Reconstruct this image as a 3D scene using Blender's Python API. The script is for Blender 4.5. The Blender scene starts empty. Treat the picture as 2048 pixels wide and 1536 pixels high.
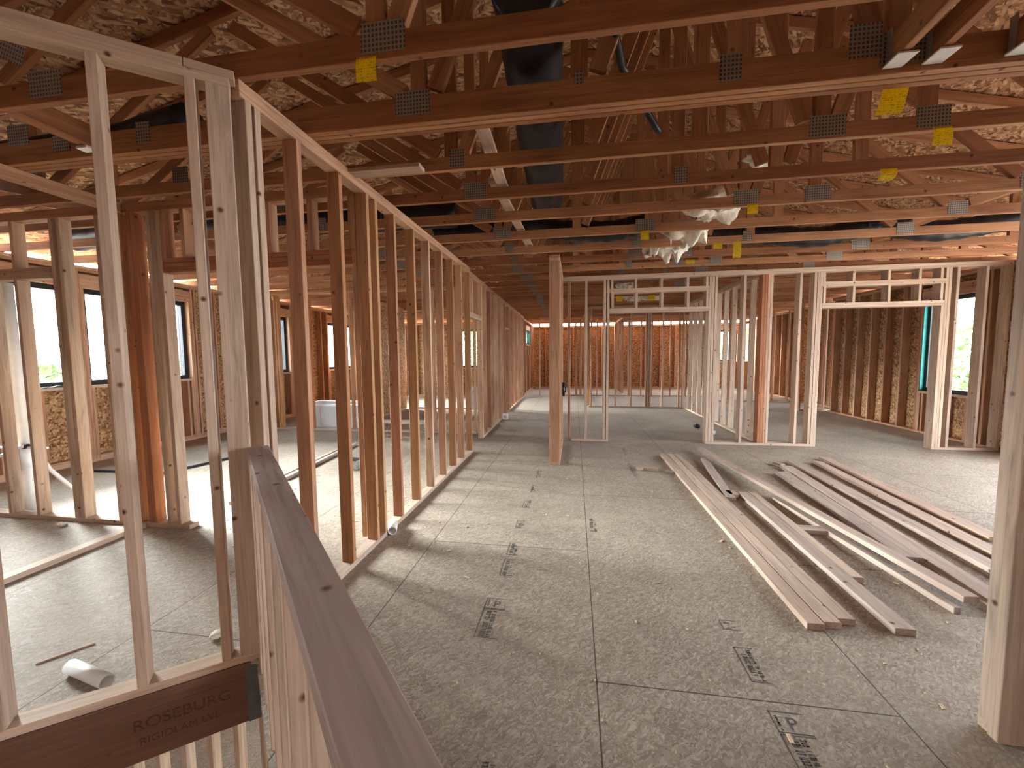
import bpy, bmesh, math, random
from mathutils import noise as mn
from mathutils import Vector, Matrix
random.seed(7)
sc = bpy.context.scene
COL = sc.collection

# ------------------------------------------------------------------ camera
H = 1.495
def cam_basis(yaw, pitch, roll):
    f = Vector((-math.sin(yaw)*math.cos(pitch), math.cos(yaw)*math.cos(pitch), -math.sin(pitch)))
    r = Vector((math.cos(yaw), math.sin(yaw), 0)); u = r.cross(f)
    return (r*math.cos(roll)+u*math.sin(roll), u*math.cos(roll)-r*math.sin(roll), f)
r_, u_, f_ = cam_basis(.155395, .0753378, -.0087053)
cd = bpy.data.cameras.new('camera'); cam = bpy.data.objects.new('camera', cd); COL.objects.link(cam)
cam.matrix_world = Matrix(((r_.x, u_.x, -f_.x, 0), (r_.y, u_.y, -f_.y, 0), (r_.z, u_.z, -f_.z, H), (0, 0, 0, 1)))
cd.sensor_fit = 'HORIZONTAL'; cd.sensor_width = 36; cd.lens = 797.586/2048*36
cd.clip_start = .02; cd.clip_end = 500
sc.camera = cam

# ------------------------------------------------------------------ world, light, exposure
w = bpy.data.worlds.new('overcast'); sc.world = w; w.use_nodes = True
bg = w.node_tree.nodes['Background']
bg.inputs[0].default_value = (.86, .93, 1.0, 1); bg.inputs[1].default_value = 10.0
def portal(x, y, z, sx, sy, rot, name):
    l = bpy.data.lights.new(name, 'AREA'); l.shape = 'RECTANGLE'; l.size = sx; l.size_y = sy
    l.cycles.is_portal = True; l.energy = 1
    o = bpy.data.objects.new(name, l); COL.objects.link(o); o.location = (x, y, z); o.rotation_euler = rot
PI = math.pi
sl = bpy.data.lights.new('fill_sun_left', 'SUN'); sl.energy = 38; sl.angle = math.radians(34); sl.color = (1, .98, .95)  # fill lamp added to brighten the floor from the left; sky is overcast
so = bpy.data.objects.new('fill_sun_left', sl); COL.objects.link(so); so.rotation_euler = Vector((.92, -.20, -.36)).to_track_quat('-Z', 'Y').to_euler()
portal(-7.2, 4.7, 1.77, 1.5, 3.3, (0, -PI/2, 0), 'daylight_left')
portal(-7.2, 11.7, 1.7, 1.5, 3.2, (0, -PI/2, 0), 'daylight_left_far')
portal(6.6, 4.0, 1.4, 2.6, 3.8, (0, PI/2, 0), 'daylight_right')
portal(6.6, 7.85, 1.57, 1.7, 1.1, (0, PI/2, 0), 'daylight_right_window')
portal(7.0, 16.7, 1.8, 1.3, 1.5, (0, PI/2, 0), 'daylight_right_rear')
portal(-3.5, 14.2, 1.75, 1.2, 1.7, (-PI/2, 0, 0), 'daylight_rear_left')
sc.view_settings.view_transform = 'Standard'; sc.view_settings.look = 'None'
sc.view_settings.exposure = 1.38; sc.view_settings.gamma = 1; sc.view_settings.use_curve_mapping = False
cy = sc.cycles
cy.max_bounces = 6; cy.diffuse_bounces = 5; cy.adaptive_threshold = .02; cy.glossy_bounces = 3; cy.transmission_bounces = 4
cy.sample_clamp_indirect = 6; cy.use_denoising = True; cy.caustics_reflective = False; cy.caustics_refractive = False

# ------------------------------------------------------------------ materials
class N:
    def __init__(s, name):
        s.m = bpy.data.materials.new(name); s.m.use_nodes = True; s.t = s.m.node_tree
        s.b = s.t.nodes['Principled BSDF']
    def n(s, typ, **k):
        o = s.t.nodes.new(typ)
        for a, v in k.items(): setattr(o, a, v)
        return o
    def l(s, a, b): s.t.links.new(a, b)
    def val(s, sock, v):
        if isinstance(v, (int, float, tuple)): sock.default_value = v
        else: s.l(v, sock)
    def math(s, op, a, b=0, c=None, clamp=False):
        o = s.n('ShaderNodeMath', operation=op); o.use_clamp = clamp
        s.val(o.inputs[0], a); s.val(o.inputs[1], b)
        if c is not None: s.val(o.inputs[2], c)
        return o.outputs[0]
    def map(s, vec, scale=(1,1,1), rot=(0,0,0), loc=(0,0,0)):
        o = s.n('ShaderNodeMapping'); s.l(vec, o.inputs[0])
        s.val(o.inputs[1], loc); o.inputs[2].default_value = rot; o.inputs[3].default_value = scale
        return o.outputs[0]
    def noise(s, vec, scale, detail=4, rough=.6, dist=0):
        o = s.n('ShaderNodeTexNoise'); s.l(vec, o.inputs['Vector']); o.inputs['Scale'].default_value = scale
        o.inputs['Detail'].default_value = detail; o.inputs['Roughness'].default_value = rough; o.inputs['Distortion'].default_value = dist
        return o.outputs['Fac']
    def ramp(s, fac, stops):
        o = s.n('ShaderNodeValToRGB'); s.l(fac, o.inputs[0]); e = o.color_ramp.elements
        while len(e) < len(stops): e.new(.5)
        for i, (p, c) in enumerate(stops):
            e[i].position = p; e[i].color = (*c, 1) if len(c) == 3 else c
        return o.outputs[0]
    def mix(s, fac, a, b, mode='MIX'):
        o = s.n('ShaderNodeMix', data_type='RGBA', blend_type=mode)
        s.val(o.inputs[0], fac)
        for k, v in ((6, a), (7, b)):
            if isinstance(v, tuple): o.inputs[k].default_value = (*v, 1)
            else: s.l(v, o.inputs[k])
        return o.outputs[2]
    def bump(s, h, strength=.3, dist=.01):
        o = s.n('ShaderNodeBump'); o.inputs['Strength'].default_value = strength; o.inputs['Distance'].default_value = dist
        s.l(h, o.inputs['Height']); s.l(o.outputs[0], s.b.inputs['Normal'])

def g(v): return (v, v, v)
def wood(name, tones, dark=.55, grey=0.0, rough=.75):
    """board lumber, grain along the mesh's own X; each board takes its tone from its object random"""
    M = N(name); tc = M.n('ShaderNodeTexCoord').outputs['Object']; oi = M.n('ShaderNodeObjectInfo').outputs['Random']
    off = M.n('ShaderNodeCombineXYZ'); M.l(M.math('MULTIPLY', oi, 37.0), off.inputs[0]); M.l(M.math('MULTIPLY', oi, 91.0), off.inputs[1]); M.l(M.math('MULTIPLY', oi, 53.0), off.inputs[2])
    add = M.n('ShaderNodeVectorMath', operation='ADD'); M.l(tc, add.inputs[0]); M.l(off.outputs[0], add.inputs[1]); v = add.outputs[0]
    if len(tones) == 1: tones = tones*2
    r2 = M.math('FRACT', M.math('MULTIPLY', oi, 7.13))
    n = len(tones)
    base = M.ramp(r2, [(i/max(1, n-1), t) for i, t in enumerate(tones)])
    g1 = M.noise(M.map(v, (.9, 14, 14)), 2.2, 5, .6, .8)
    g2 = M.noise(M.map(v, (1.5, 70, 70)), 2.0, 3, .6)
    big = M.noise(M.map(v, (.8, 3, 3)), 1.6, 2, .5)
    f = M.ramp(g1, [(.30, g(dark)), (.48, g(.92)), (.7, g(1.12))])
    f2 = M.ramp(g2, [(.3, g(.84)), (.6, g(1.06))])
    c = M.mix(1, base, f, 'MULTIPLY'); c = M.mix(1, c, f2, 'MULTIPLY')
    c = M.mix(M.math('MULTIPLY', M.math('SUBTRACT', big, .42, clamp=True), 1.6), c, tuple(x*y for x, y in zip(tones[-1], (.62, .48, .42))))
    if grey: c = M.mix(M.math('MULTIPLY', M.noise(M.map(v, (1, 6, 6)), 1.3, 4), grey), c, (.25, .22, .20))
    vo = M.n('ShaderNodeTexVoronoi'); M.l(v, vo.inputs['Vector']); vo.inputs['Scale'].default_value = 8.5
    gate = M.math('GREATER_THAN', M.n('ShaderNodeSeparateColor').outputs[0], .28)
    sep = M.t.nodes[-1] if False else [x for x in M.t.nodes if x.bl_idname == 'ShaderNodeSeparateColor'][0]
    M.l(vo.outputs['Color'], sep.inputs[0])
    kn = M.math('MULTIPLY', M.math('SUBTRACT', 1.0, M.math('MULTIPLY', vo.outputs['Distance'], 7.5), clamp=True), gate)
    c = M.mix(M.math('MULTIPLY', kn, 1.6, clamp=True), c, (.10, .042, .02))
    M.l(c, M.b.inputs['Base Color']); M.b.inputs['Roughness'].default_value = rough
    M.b.inputs['Specular IOR Level'].default_value = .25
    M.bump(g2, .25, .002)
    return M.m
def osb(name, ca, cb, cc, scale=1.0, seams=False, spec=.2):
    M = N(name); tc = M.n('ShaderNodeTexCoord').outputs['Object']
    warp = M.n('ShaderNodeTexNoise'); M.l(tc, warp.inputs['Vector']); warp.inputs['Scale'].default_value = 5*scale
    vm = M.n('ShaderNodeVectorMath', operation='SCALE'); M.l(warp.outputs['Color'], vm.inputs[0]); vm.inputs['Scale'].default_value = .05
    va = M.n('ShaderNodeVectorMath', operation='ADD'); M.l(tc, va.inputs[0]); M.l(vm.outputs[0], va.inputs[1]); v = va.outputs[0]
    fac = None
    for k, (ang, sx, sy) in enumerate(((.3, 16, 55), (1.35, 20, 62), (-.75, 14, 50))):
        vo = M.n('ShaderNodeTexVoronoi'); vo.inputs['Scale'].default_value = scale
        M.l(M.map(M.map(v, (1, 1, 1), (ang*.5, ang*.3, ang)), (sx, sy, (sx+sy)/2)), vo.inputs['Vector'])
        sp = M.n('ShaderNodeSeparateColor'); M.l(vo.outputs['Color'], sp.inputs[0])
        edge = M.math('MULTIPLY', sp.outputs[0], M.math('SUBTRACT', 1.25, M.math('MULTIPLY', vo.outputs['Distance'], .7)))
        if fac is None: fac = edge
        else:
            pick = M.math('GREATER_THAN', sp.outputs[1], .52)
            m = M.n('ShaderNodeMix'); M.l(pick, m.inputs[0]); M.l(fac, m.inputs[2]); M.l(edge, m.inputs[3]); fac = m.outputs[0]
    fine = M.noise(tc, 90*scale, 3)
    fac = M.math('ADD', M.math('MULTIPLY', fac, .8), M.math('MULTIPLY', fine, .25))
    c = M.ramp(fac, [(.12, ca), (.5, cb), (.92, cc)])
    patch = M.noise(tc, .9, 5, .65)
    c = M.mix(1, c, M.ramp(patch, [(.33, g(.84)), (.52, g(1.0)), (.68, g(1.1))]), 'MULTIPLY')
    if seams:
        # dusty brown wear and pale sawdust
        c = M.mix(M.math('MULTIPLY', M.math('SUBTRACT', M.noise(M.map(tc, (1, 1, 1), (0, 0, 0), (9, 3, 0)), .55, 3, .6), .5, clamp=True), 1.3), c, (.20, .14, .105))
        c = M.mix(M.math('MULTIPLY', M.math('SUBTRACT', M.noise(M.map(tc, (1, 1, 1), (0, 0, 0), (2, 7.3, 0)), .8, 4, .65), .53, clamp=True), 2.0, clamp=True), c, (.50, .42, .33))
        sx = M.n('ShaderNodeSeparateXYZ'); M.l(tc, sx.inputs[0])
        cb_ = M.n('ShaderNodeCombineXYZ'); M.l(sx.outputs[1], cb_.inputs[0]); M.l(sx.outputs[0], cb_.inputs[1])
        br = M.n('ShaderNodeTexBrick'); M.l(M.map(cb_.outputs[0], loc=(-1.75+2.44, 1.115+1.22*2, 0)), br.inputs['Vector'])
        br.offset = .5; br.inputs['Scale'].default_value = 1; br.inputs['Brick Width'].default_value = 2.44; br.inputs['Row Height'].default_value = 1.22
        br.inputs['Mortar Size'].default_value = .0035; br.inputs['Mortar Smooth'].default_value = .3
        c = M.mix(M.math('MULTIPLY', br.outputs['Fac'], .85), c, (.045, .03, .022))
        M.bump(M.math('SUBTRACT', fac, M.math('MULTIPLY', br.outputs['Fac'], 3.0)), .35, .004)
    else: M.bump(fac, .35, .003)
    M.l(c, M.b.inputs['Base Color']); M.b.inputs['Roughness'].default_value = .72; M.b.inputs['Specular IOR Level'].default_value = spec
    return M.m
def plain(name, col, rough=.5, metal=0, var=.12, scale=20, spec=.4, bump=0):
    M = N(name); tc = M.n('ShaderNodeTexCoord').outputs['Object']
    f = M.noise(tc, scale, 4)
    c = M.mix(1, (*col,), M.ramp(f, [(.3, g(1-var)), (.7, g(1+var))]), 'MULTIPLY')
    M.l(c, M.b.inputs['Base Color']); M.b.inputs['Roughness'].default_value = rough; M.b.inputs['Metallic'].default_value = metal
    M.b.inputs['Specular IOR Level'].default_value = spec
    if bump: M.bump(f, bump, .01)
    return M.m

W = {}
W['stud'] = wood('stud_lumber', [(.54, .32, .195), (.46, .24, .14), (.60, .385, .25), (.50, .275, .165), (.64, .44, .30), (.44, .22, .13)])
W['pale'] = wood('pale_weathered_lumber', [(.58, .43, .32), (.62, .47, .35), (.52, .39, .30), (.64, .48, .34)], .62, .25)
W['warm'] = wood('warm_fir_lumber', [(.46, .23, .11), (.52, .29, .15), (.40, .19, .09), (.55, .33, .17)])
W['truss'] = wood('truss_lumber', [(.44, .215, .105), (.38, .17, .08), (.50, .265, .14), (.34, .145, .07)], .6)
W['red'] = wood('red_fir_lumber', [(.44, .19, .09), (.38, .16, .08)], .65)
W['cap'] = wood('grey_brown_cap_lumber', [(.44, .325, .27)], .5, .45)
W['lvl'] = wood('laminated_beam_lumber', [(.15, .075, .048)], .7)
W['floorboard'] = wood('loose_board_lumber', [(.56, .40, .30), (.47, .39, .33), (.52, .35, .26), (.60, .45, .34), (.45, .37, .32)], .55, .35)
MAT_FLOOR = osb('floor_osb', (.225, .178, .138), (.325, .27, .213), (.44, .38, .31), 2.6, True)
MAT_OSB = osb('sheathing_osb', (.13, .055, .025), (.40, .21, .095), (.62, .42, .23), 1.0)
MAT_ROOF = osb('roof_osb', (.12, .05, .025), (.42, .22, .11), (.66, .44, .27), .8)
MAT_BLACK = plain('black_metal', (.012, .014, .018), .4, 0, .1)
MAT_DUCT = plain('black_duct_jacket', (.012, .012, .015), .42, 0, .5, 9, .35, .6)
MAT_WHITE = plain('white_plastic', (.78, .79, .80), .35, 0, .05)
MAT_PVC = plain('white_pvc', (.72, .72, .69), .4, 0, .05)
MAT_INS = plain('white_insulation', (.74, .70, .62), .95, 0, .3, 9, .1, .8)
MAT_TEAL = plain('teal_housewrap', (.06, .42, .38), .6, 0, .35, 7)
MAT_TUB = plain('white_acrylic', (.74, .74, .76), .25, 0, .03)
MAT_HANG = plain('galvanised_steel', (.45, .46, .47), .45, .7, .15)
MAT_FILM = plain('crumpled_plastic_film', (.62, .68, .72), .3, 0, .2, 5, .5, .8)
MAT_INK = plain('faded_grey_ink', (.085, .08, .075), .8, 0, .5, 60)
MAT_INK2 = plain('dark_brown_ink', (.07, .032, .022), .8, 0, .4, 60)
MAT_GRASS = plain('bare_dirt', (.34, .29, .24), .9, 0, .4, 2)
MAT_LEAF = plain('tree_leaves', (.16, .27, .08), .8, 0, .4, 3)
MAT_BARK = plain('tree_bark', (.14, .10, .07), .9, 0, .3, 8)
MAT_CHIP = plain('wood_chips', (.62, .48, .32), .9, 0, .3, 40)
MAT_STEEL_DARK = plain('dark_hanger_steel', (.10, .105, .11), .5, .5, .2)
def plate_mat():
    M = N('toothed_connector_plate'); tc = M.n('ShaderNodeTexCoord').outputs['Object']
    br = M.n('ShaderNodeTexBrick'); M.l(M.map(tc, (1, 1, 1), (PI/2, 0, 0)), br.inputs['Vector'])
    br.offset = 0; br.inputs['Scale'].default_value = 1; br.inputs['Brick Width'].default_value = .018; br.inputs['Row Height'].default_value = .020
    br.inputs['Mortar Size'].default_value = .0042; br.inputs['Mortar Smooth'].default_value = .1
    c = M.mix(br.outputs['Fac'], (.10, .08, .07), (.34, .31, .28))
    M.l(c, M.b.inputs['Base Color']); M.b.inputs['Metallic'].default_value = .45; M.b.inputs['Roughness'].default_value = .5
    return M.m
MAT_PLATE = plate_mat()
def tag_mat():
    M = N('yellow_warning_tag'); tc = M.n('ShaderNodeTexCoord').outputs['Object']
    br = M.n('ShaderNodeTexBrick'); M.l(M.map(tc, (1, 1, 1), (PI/2, 0, 0)), br.inputs['Vector'])
    br.offset = .4; br.inputs['Scale'].default_value = 1; br.inputs['Brick Width'].default_value = .03; br.inputs['Row Height'].default_value = .012
    br.inputs['Mortar Size'].default_value = .0038; br.inputs['Mortar Smooth'].default_value = .5
    c = M.mix(M.math('MULTIPLY', M.math('SUBTRACT', 1.0, br.outputs['Fac']), M.math('MULTIPLY', M.math('GREATER_THAN', M.noise(tc, 60, 2), .5), .55)), (.86, .66, .03), (.35, .24, .02))
    M.l(c, M.b.inputs['Base Color']); M.b.inputs['Roughness'].default_value = .55
    return M.m
MAT_TAG = tag_mat()
def glass_mat():
    M = N('window_glass'); M.t.nodes.remove(M.b)
    tr = M.n('ShaderNodeBsdfTransparent'); tr.inputs[0].default_value = (.93, .97, .98, 1)
    gl = M.n('ShaderNodeBsdfGlossy'); gl.inputs['Roughness'].default_value = .02
    mx = M.n('ShaderNodeMixShader'); mx.inputs[0].default_value = .06
    M.l(tr.outputs[0], mx.inputs[1]); M.l(gl.outputs[0], mx.inputs[2]); M.l(mx.outputs[0], M.t.nodes['Material Output'].inputs[0])
    return M.m
MAT_GLASS = glass_mat()

# ------------------------------------------------------------------ builders
def thing(name, label=None, cat=None, loc=(0, 0, 0), group=None, kind=None):
    o = bpy.data.objects.new(name, None); COL.objects.link(o); o.location = loc; o.empty_display_size = .1
    return tag(o, label, cat, group, kind)
def tag(o, label=None, cat=None, group=None, kind=None):
    if label: o['label'] = label
    if cat: o['category'] = cat
    if group: o['group'] = group
    if kind: o['kind'] = kind
    return o
_cache = {}
def box_mesh(L, w, h, mat, bev=.0025):
    key = (round(L, 3), round(w, 3), round(h, 3), mat.name, bev)
    if key in _cache: return _cache[key]
    bm = bmesh.new(); bmesh.ops.create_cube(bm, size=1)
    bmesh.ops.scale(bm, vec=(L, w, h), verts=bm.verts)
    if bev and min(L, w, h) > bev*3: bmesh.ops.bevel(bm, geom=bm.edges[:], offset=bev, segments=1, affect='EDGES')
    me = bpy.data.meshes.new('board'); bm.to_mesh(me); bm.free(); me.materials.append(mat); _cache[key] = me
    return me
def place(name, me, M, parent):
    o = bpy.data.objects.new(name, me); COL.objects.link(o)
    if parent is not None:
        o.parent = parent
        o.matrix_basis = Matrix.Translation(-_wloc(parent)) @ M
    else: o.matrix_basis = M
    return o
def _wloc(p):
    v = Vector((0, 0, 0)); q = p
    while q: v = v + q.location; q = q.parent
    return v
def board(name, p0, p1, side, w, h, mat, parent=None, bev=.0025):
    """box from p0 to p1 (centre line), w along 'side', h along the third axis"""
    p0 = Vector(p0); p1 = Vector(p1); x = (p1-p0); L = x.length; x.normalize()
    y = Vector(side); y = (y - x*y.dot(x)).normalized(); z = x.cross(y)
    M = Matrix(((x.x, y.x, z.x, (p0.x+p1.x)/2), (x.y, y.y, z.y, (p0.y+p1.y)/2), (x.z, y.z, z.z, (p0.z+p1.z)/2), (0, 0, 0, 1)))
    return place(name, box_mesh(L, w, h, mat, bev), M, parent)
def abox(name, a, b, mat, parent=None, bev=.0025):
    """axis aligned box from corner a to corner b; the longest side carries the grain"""
    a = Vector(a); b = Vector(b); c = (a+b)/2; d = Vector([abs(b[i]-a[i]) for i in range(3)])
    k = max(range(3), key=lambda i: d[i]); p0 = c.copy(); p1 = c.copy(); p0[k] -= d[k]/2; p1[k] += d[k]/2
    j = [i for i in range(3) if i != k]; s = Vector((0, 0, 0)); s[j[0]] = 1
    return board(name, p0, p1, s, d[j[0]], d[j[1]], mat, parent, bev)
def mesh_obj(name, bm, mat, parent=None, smooth=False, loc=None):
    me = bpy.data.meshes.new(name); bm.to_mesh(me); bm.free(); me.materials.append(mat)
    if smooth:
        for p in me.polygons: p.use_smooth = True
    o = bpy.data.objects.new(name, me); COL.objects.link(o)
    if parent is not None: o.parent = parent; o.location = -_wloc(parent)
    return o
def tube_bm(pts, rad, seg=16, caps=True, rfun=None):
    bm = bmesh.new(); rings = []
    pts = [Vector(p) for p in pts]
    for i, p in enumerate(pts):
        t = (pts[min(i+1, len(pts)-1)]-pts[max(i-1, 0)]).normalized()
        up = Vector((0, 0, 1)) if abs(t.z) < .9 else Vector((1, 0, 0))
        a = t.cross(up).normalized(); b = t.cross(a)
        r = rad if rfun is None else rfun(i/(len(pts)-1))
        rx, ry = r if isinstance(r, tuple) else (r, r)
        rings.append([bm.verts.new(p + a*math.cos(q)*rx + b*math.sin(q)*ry) for q in [2*PI*k/seg for k in range(seg)]])
    for i in range(len(rings)-1):
        for k in range(seg): bm.faces.new((rings[i][k], rings[i][(k+1) % seg], rings[i+1][(k+1) % seg], rings[i+1][k]))
    if caps: bm.faces.new(rings[0][::-1]); bm.faces.new(rings[-1])
    bmesh.ops.recalc_face_normals(bm, faces=bm.faces)
    return bm
def pipe_bm(p0, p1, ro, ri, seg=24):
    bm = bmesh.new(); p0 = Vector(p0); p1 = Vector(p1); t = (p1-p0).normalized()
    up = Vector((0, 0, 1)) if abs(t.z) < .9 else Vector((1, 0, 0)); a = t.cross(up).normalized(); b = t.cross(a)
    R = [[bm.verts.new(p + (a*math.cos(q)+b*math.sin(q))*r) for q in [2*PI*k/seg for k in range(seg)]] for p, r in ((p0, ro), (p1, ro), (p1, ri), (p0, ri))]
    for i in range(4):
        for k in range(seg): bm.faces.new((R[i][k], R[i][(k+1) % seg], R[(i+1) % 4][(k+1) % seg], R[(i+1) % 4][k]))
    bmesh.ops.recalc_face_normals(bm, faces=bm.faces)
    return bm

T2 = .038; ZB = .0385; ZT = 2.695
class Frame:
    """a framed wall: s runs along the wall, n across it (to the left of the direction)"""
    def __init__(s, name, label, origin, to, thick=.089, mat='stud', cat='stud wall', kind='thing', group=None):
        o = Vector((origin[0], origin[1], 0)); d = Vector((to[0]-origin[0], to[1]-origin[1], 0)); s.L = d.length; s.d = d.normalized()
        s.n = Vector((-s.d.y, s.d.x, 0)); s.o = o; s.th = thick; s.mat = W[mat]
        if kind == 'structure': cat = None
        s.e = thing(name, label, cat, tuple(o), group, kind)
    def P(s, a, n, z): return s.o + s.d*a + s.n*n + Vector((0, 0, z))
    def v(s, a, z0=ZB, z1=ZT, name='stud', w=T2, n0=0, th=None, mat=None):
        th = th or s.th
        return board(name, s.P(a+w/2, n0+th/2, z0), s.P(a+w/2, n0+th/2, z1), s.d, w, th, mat or s.mat, s.e)
    def h(s, a0, a1, z0, z1=None, name='plate', n0=0, th=None, mat=None):
        z1 = z0+T2 if z1 is None else z1; th = th or s.th
        return board(name, s.P(a0, n0+th/2, (z0+z1)/2), s.P(a1, n0+th/2, (z0+z1)/2), s.n, th, z1-z0, mat or s.mat, s.e)
    def bottom(s, a0, a1): return s.h(a0, a1, 0.0005, ZB, 'bottom_plate', mat=W['pale'])
    def tops(s, a0, a1, lap=.0):
        s.h(a0, a1, ZT, ZT+T2, 'top_plate'); s.h(a0+lap, a1-lap, ZT+T2, ZT+2*T2, 'top_plate')
    def run(s, a0, a1, step=.406, **k):
        a = a0
        while a <= a1-T2+1e-6: s.v(a, **k); a += step

# ================================================================== SETTING
bm = bmesh.new()
out = [(-7.0, 18), (6.9, 18), (6.9, -1.8), (1.895, -1.8), (-1.47, 1.565), (-1.545, 1.645), (-1.60, 1.62), (-5.95, -1.8), (-7.0, -1.8)]
vs = [bm.verts.new((x, y, 0)) for x, y in out]
fc = bm.faces.new(vs); r = bmesh.ops.extrude_face_region(bm, geom=[fc]); bmesh.ops.translate(bm, vec=(0, 0, -.022), verts=[v for v in r['geom'] if isinstance(v, bmesh.types.BMVert)])
bmesh.ops.triangulate(bm, faces=[f for f in bm.faces if len(f.verts) > 4]); bmesh.ops.recalc_face_normals(bm, faces=bm.faces)
floor = mesh_obj('floor', bm, MAT_FLOOR); tag(floor, kind='structure')
abox('floor_lower', (-8, -3, -2.83), (3, 9, -2.8), MAT_FLOOR); tag(bpy.data.objects['floor_lower'], kind='structure')
gnd = abox('ground', (-90, -60, -3.2), (90, 120, -3.1), MAT_GRASS); tag(gnd, kind='structure')

for nm, a, b in (('wall_lower_left_added', (-7.1, -2.0, -3.1), (-7.0, 10, -.26)), ('wall_lower_front_added', (-7.0, -2.1, -3.1), (3, -2.0, -.26)), ('wall_lower_right_added', (3, -2.0, -3.1), (3.1, 5, -.26))):  # unseen enclosure, added to darken the storey below
    tag(abox(nm, a, b, MAT_OSB), kind='structure')
# roof sheathing (gable, ridge along Y)
RZ, EZ, EX, RX = 4.7, 2.96, 7.6, 0.1
def roofz(x): return EZ + (RZ-EZ)*(1-abs(x-RX)/(EX if x < RX else EX))
for nm, x0 in (('ceiling_left_slope', -EX+RX), ('ceiling_right_slope', EX+RX)):
    bm = bmesh.new()
    q = [(x0, -1.6, EZ), (RX, -1.6, RZ), (RX, 18.2, RZ), (x0, 18.2, EZ)]
    a = [bm.verts.new(p) for p in q]; b = [bm.verts.new((p[0], p[1], p[2]+.02)) for p in q]
    bm.faces.new(a); bm.faces.new(b[::-1])
    for i in range(4): bm.faces.new((a[i], a[(i+1) % 4], b[(i+1) % 4], b[i]))
    bmesh.ops.recalc_face_normals(bm, faces=bm.faces)
    tag(mesh_obj(nm, bm, MAT_ROOF), kind='structure')

def ext_wall(name, x_in, y0, y1, wins, sgn, mat='stud', alongx=False, zt=ZT, step=.406, sheath=MAT_OSB, top=2.771):
    """exterior 2x6 wall; wins = list of (a0,a1,z0,z1). Sheathing on the outside in pieces round the openings."""
    if alongx: F = Frame(name, None, (y0, x_in), (y1, x_in), .14, mat, kind='structure')
    else: F = Frame(name, None, (x_in, y0), (x_in, y1), .14, mat, kind='structure')
    L = y1-y0; k = -1 if sgn < 0 else 1   # n axis sign: along Y, n points to -x ; along X, n points to +y
    n0 = 0; ZT = top-2*T2
    if not alongx and sgn > 0: n0 = -.14
    F.h(0, L, .0005, ZB, 'bottom_plate', n0); F.h(0, L, ZT, ZT+T2, 'top_plate', n0); F.h(0, L, ZT+T2, ZT+2*T2, 'top_plate', n0)
    edges = []
    for a0, a1, z0, z1 in wins:
        a0 -= y0; a1 -= y0; edges.append((a0, a1))
        F.v(a0-.078, z1=ZT, n0=n0); F.v(a1+.04, z1=ZT, n0=n0)
        F.v(a0-.0395, z1=z1, n0=n0); F.v(a1, z1=z1, n0=n0)
        F.h(a0-.0395, a1+.038, z1, z1+.19, 'header', n0); F.h(a0, a1, z0-T2, z0, 'window_sill', n0, mat=W['pale'])
        a = a0
        while a < a1-.02: F.v(a, z1=z0-T2, name='cripple_stud', n0=n0); a += step
        F.v(a1-T2, z1=z0-T2, name='cripple_stud', n0=n0)
    a = 0
    while a < L-T2:
        if not any(e0-.1 < a+T2/2 < e1+.1 for e0, e1 in edges): F.v(a, z1=ZT, n0=n0)
        a += step
    # sheathing
    no = .14 if n0 == 0 else -.152; th = .012
    cur = 0
    for (e0, e1), (w0, w1, z0, z1) in sorted(zip(edges, wins)):
        if e0 > cur: F.h(cur, e0, -.25, top, 'sheathing', no, th, sheath)
        F.h(e0, e1, -.25, z0, 'sheathing', no, th, sheath); F.h(e0, e1, z1, top, 'sheathing', no, th, sheath)
        cur = e1
    if cur < L: F.h(cur, L, -.25, top, 'sheathing', no, th, sheath)
    return F
WN = [0]
def window(F_o, d, a0, a1, z0, z1, nrm, mull=(), fr=.07):
    """black framed window; F_o point at a=0 in the glass plane, d direction along, nrm outward"""
    WN[0] += 1
    e = thing('window_%d' % WN[0], None, None, tuple(F_o + d*a0), kind='structure')
    def hh(nm, A, B, zz0, zz1, mat=MAT_BLACK, t=.09): return board(nm, F_o+d*A+Vector((0, 0, (zz0+zz1)/2)), F_o+d*B+Vector((0, 0, (zz0+zz1)/2)), nrm, t, zz1-zz0, mat, e)
    hh('frame_rail', a0, a1, z0, z0+fr); hh('frame_rail', a0, a1, z1-fr, z1)
    for a in (a0, a1-fr): hh('frame_stile', a, a+fr, z0+fr, z1-fr)
    for m in mull: hh('mullion', m-fr/2, m+fr/2, z0+fr, z1-fr)
    g_ = hh('pane', a0+fr, a1-fr, z0+fr, z1-fr, MAT_GLASS, .006)
    return e

# left exterior wall
LW = [(2.9, 4.55, 1.10, 2.47), (4.68, 5.36, 1.10, 2.47), (5.70, 6.22, 1.10, 2.47), (8.3, 8.75, 1.10, 2.42), (10.3, 13.2, 1.10, 2.42)]
FL = ext_wall('wall_left', -6.80, -1.8, 13.9, LW, -1)
for a0, a1, z0, z1 in LW:
    window(Vector((-6.93, 0, 0)), Vector((0, 1, 0)), a0, a1, z0, z1, (1, 0, 0), mull=())
FL.h(0, 15.7, ZB, .09, 'bottom_plate')
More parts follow.
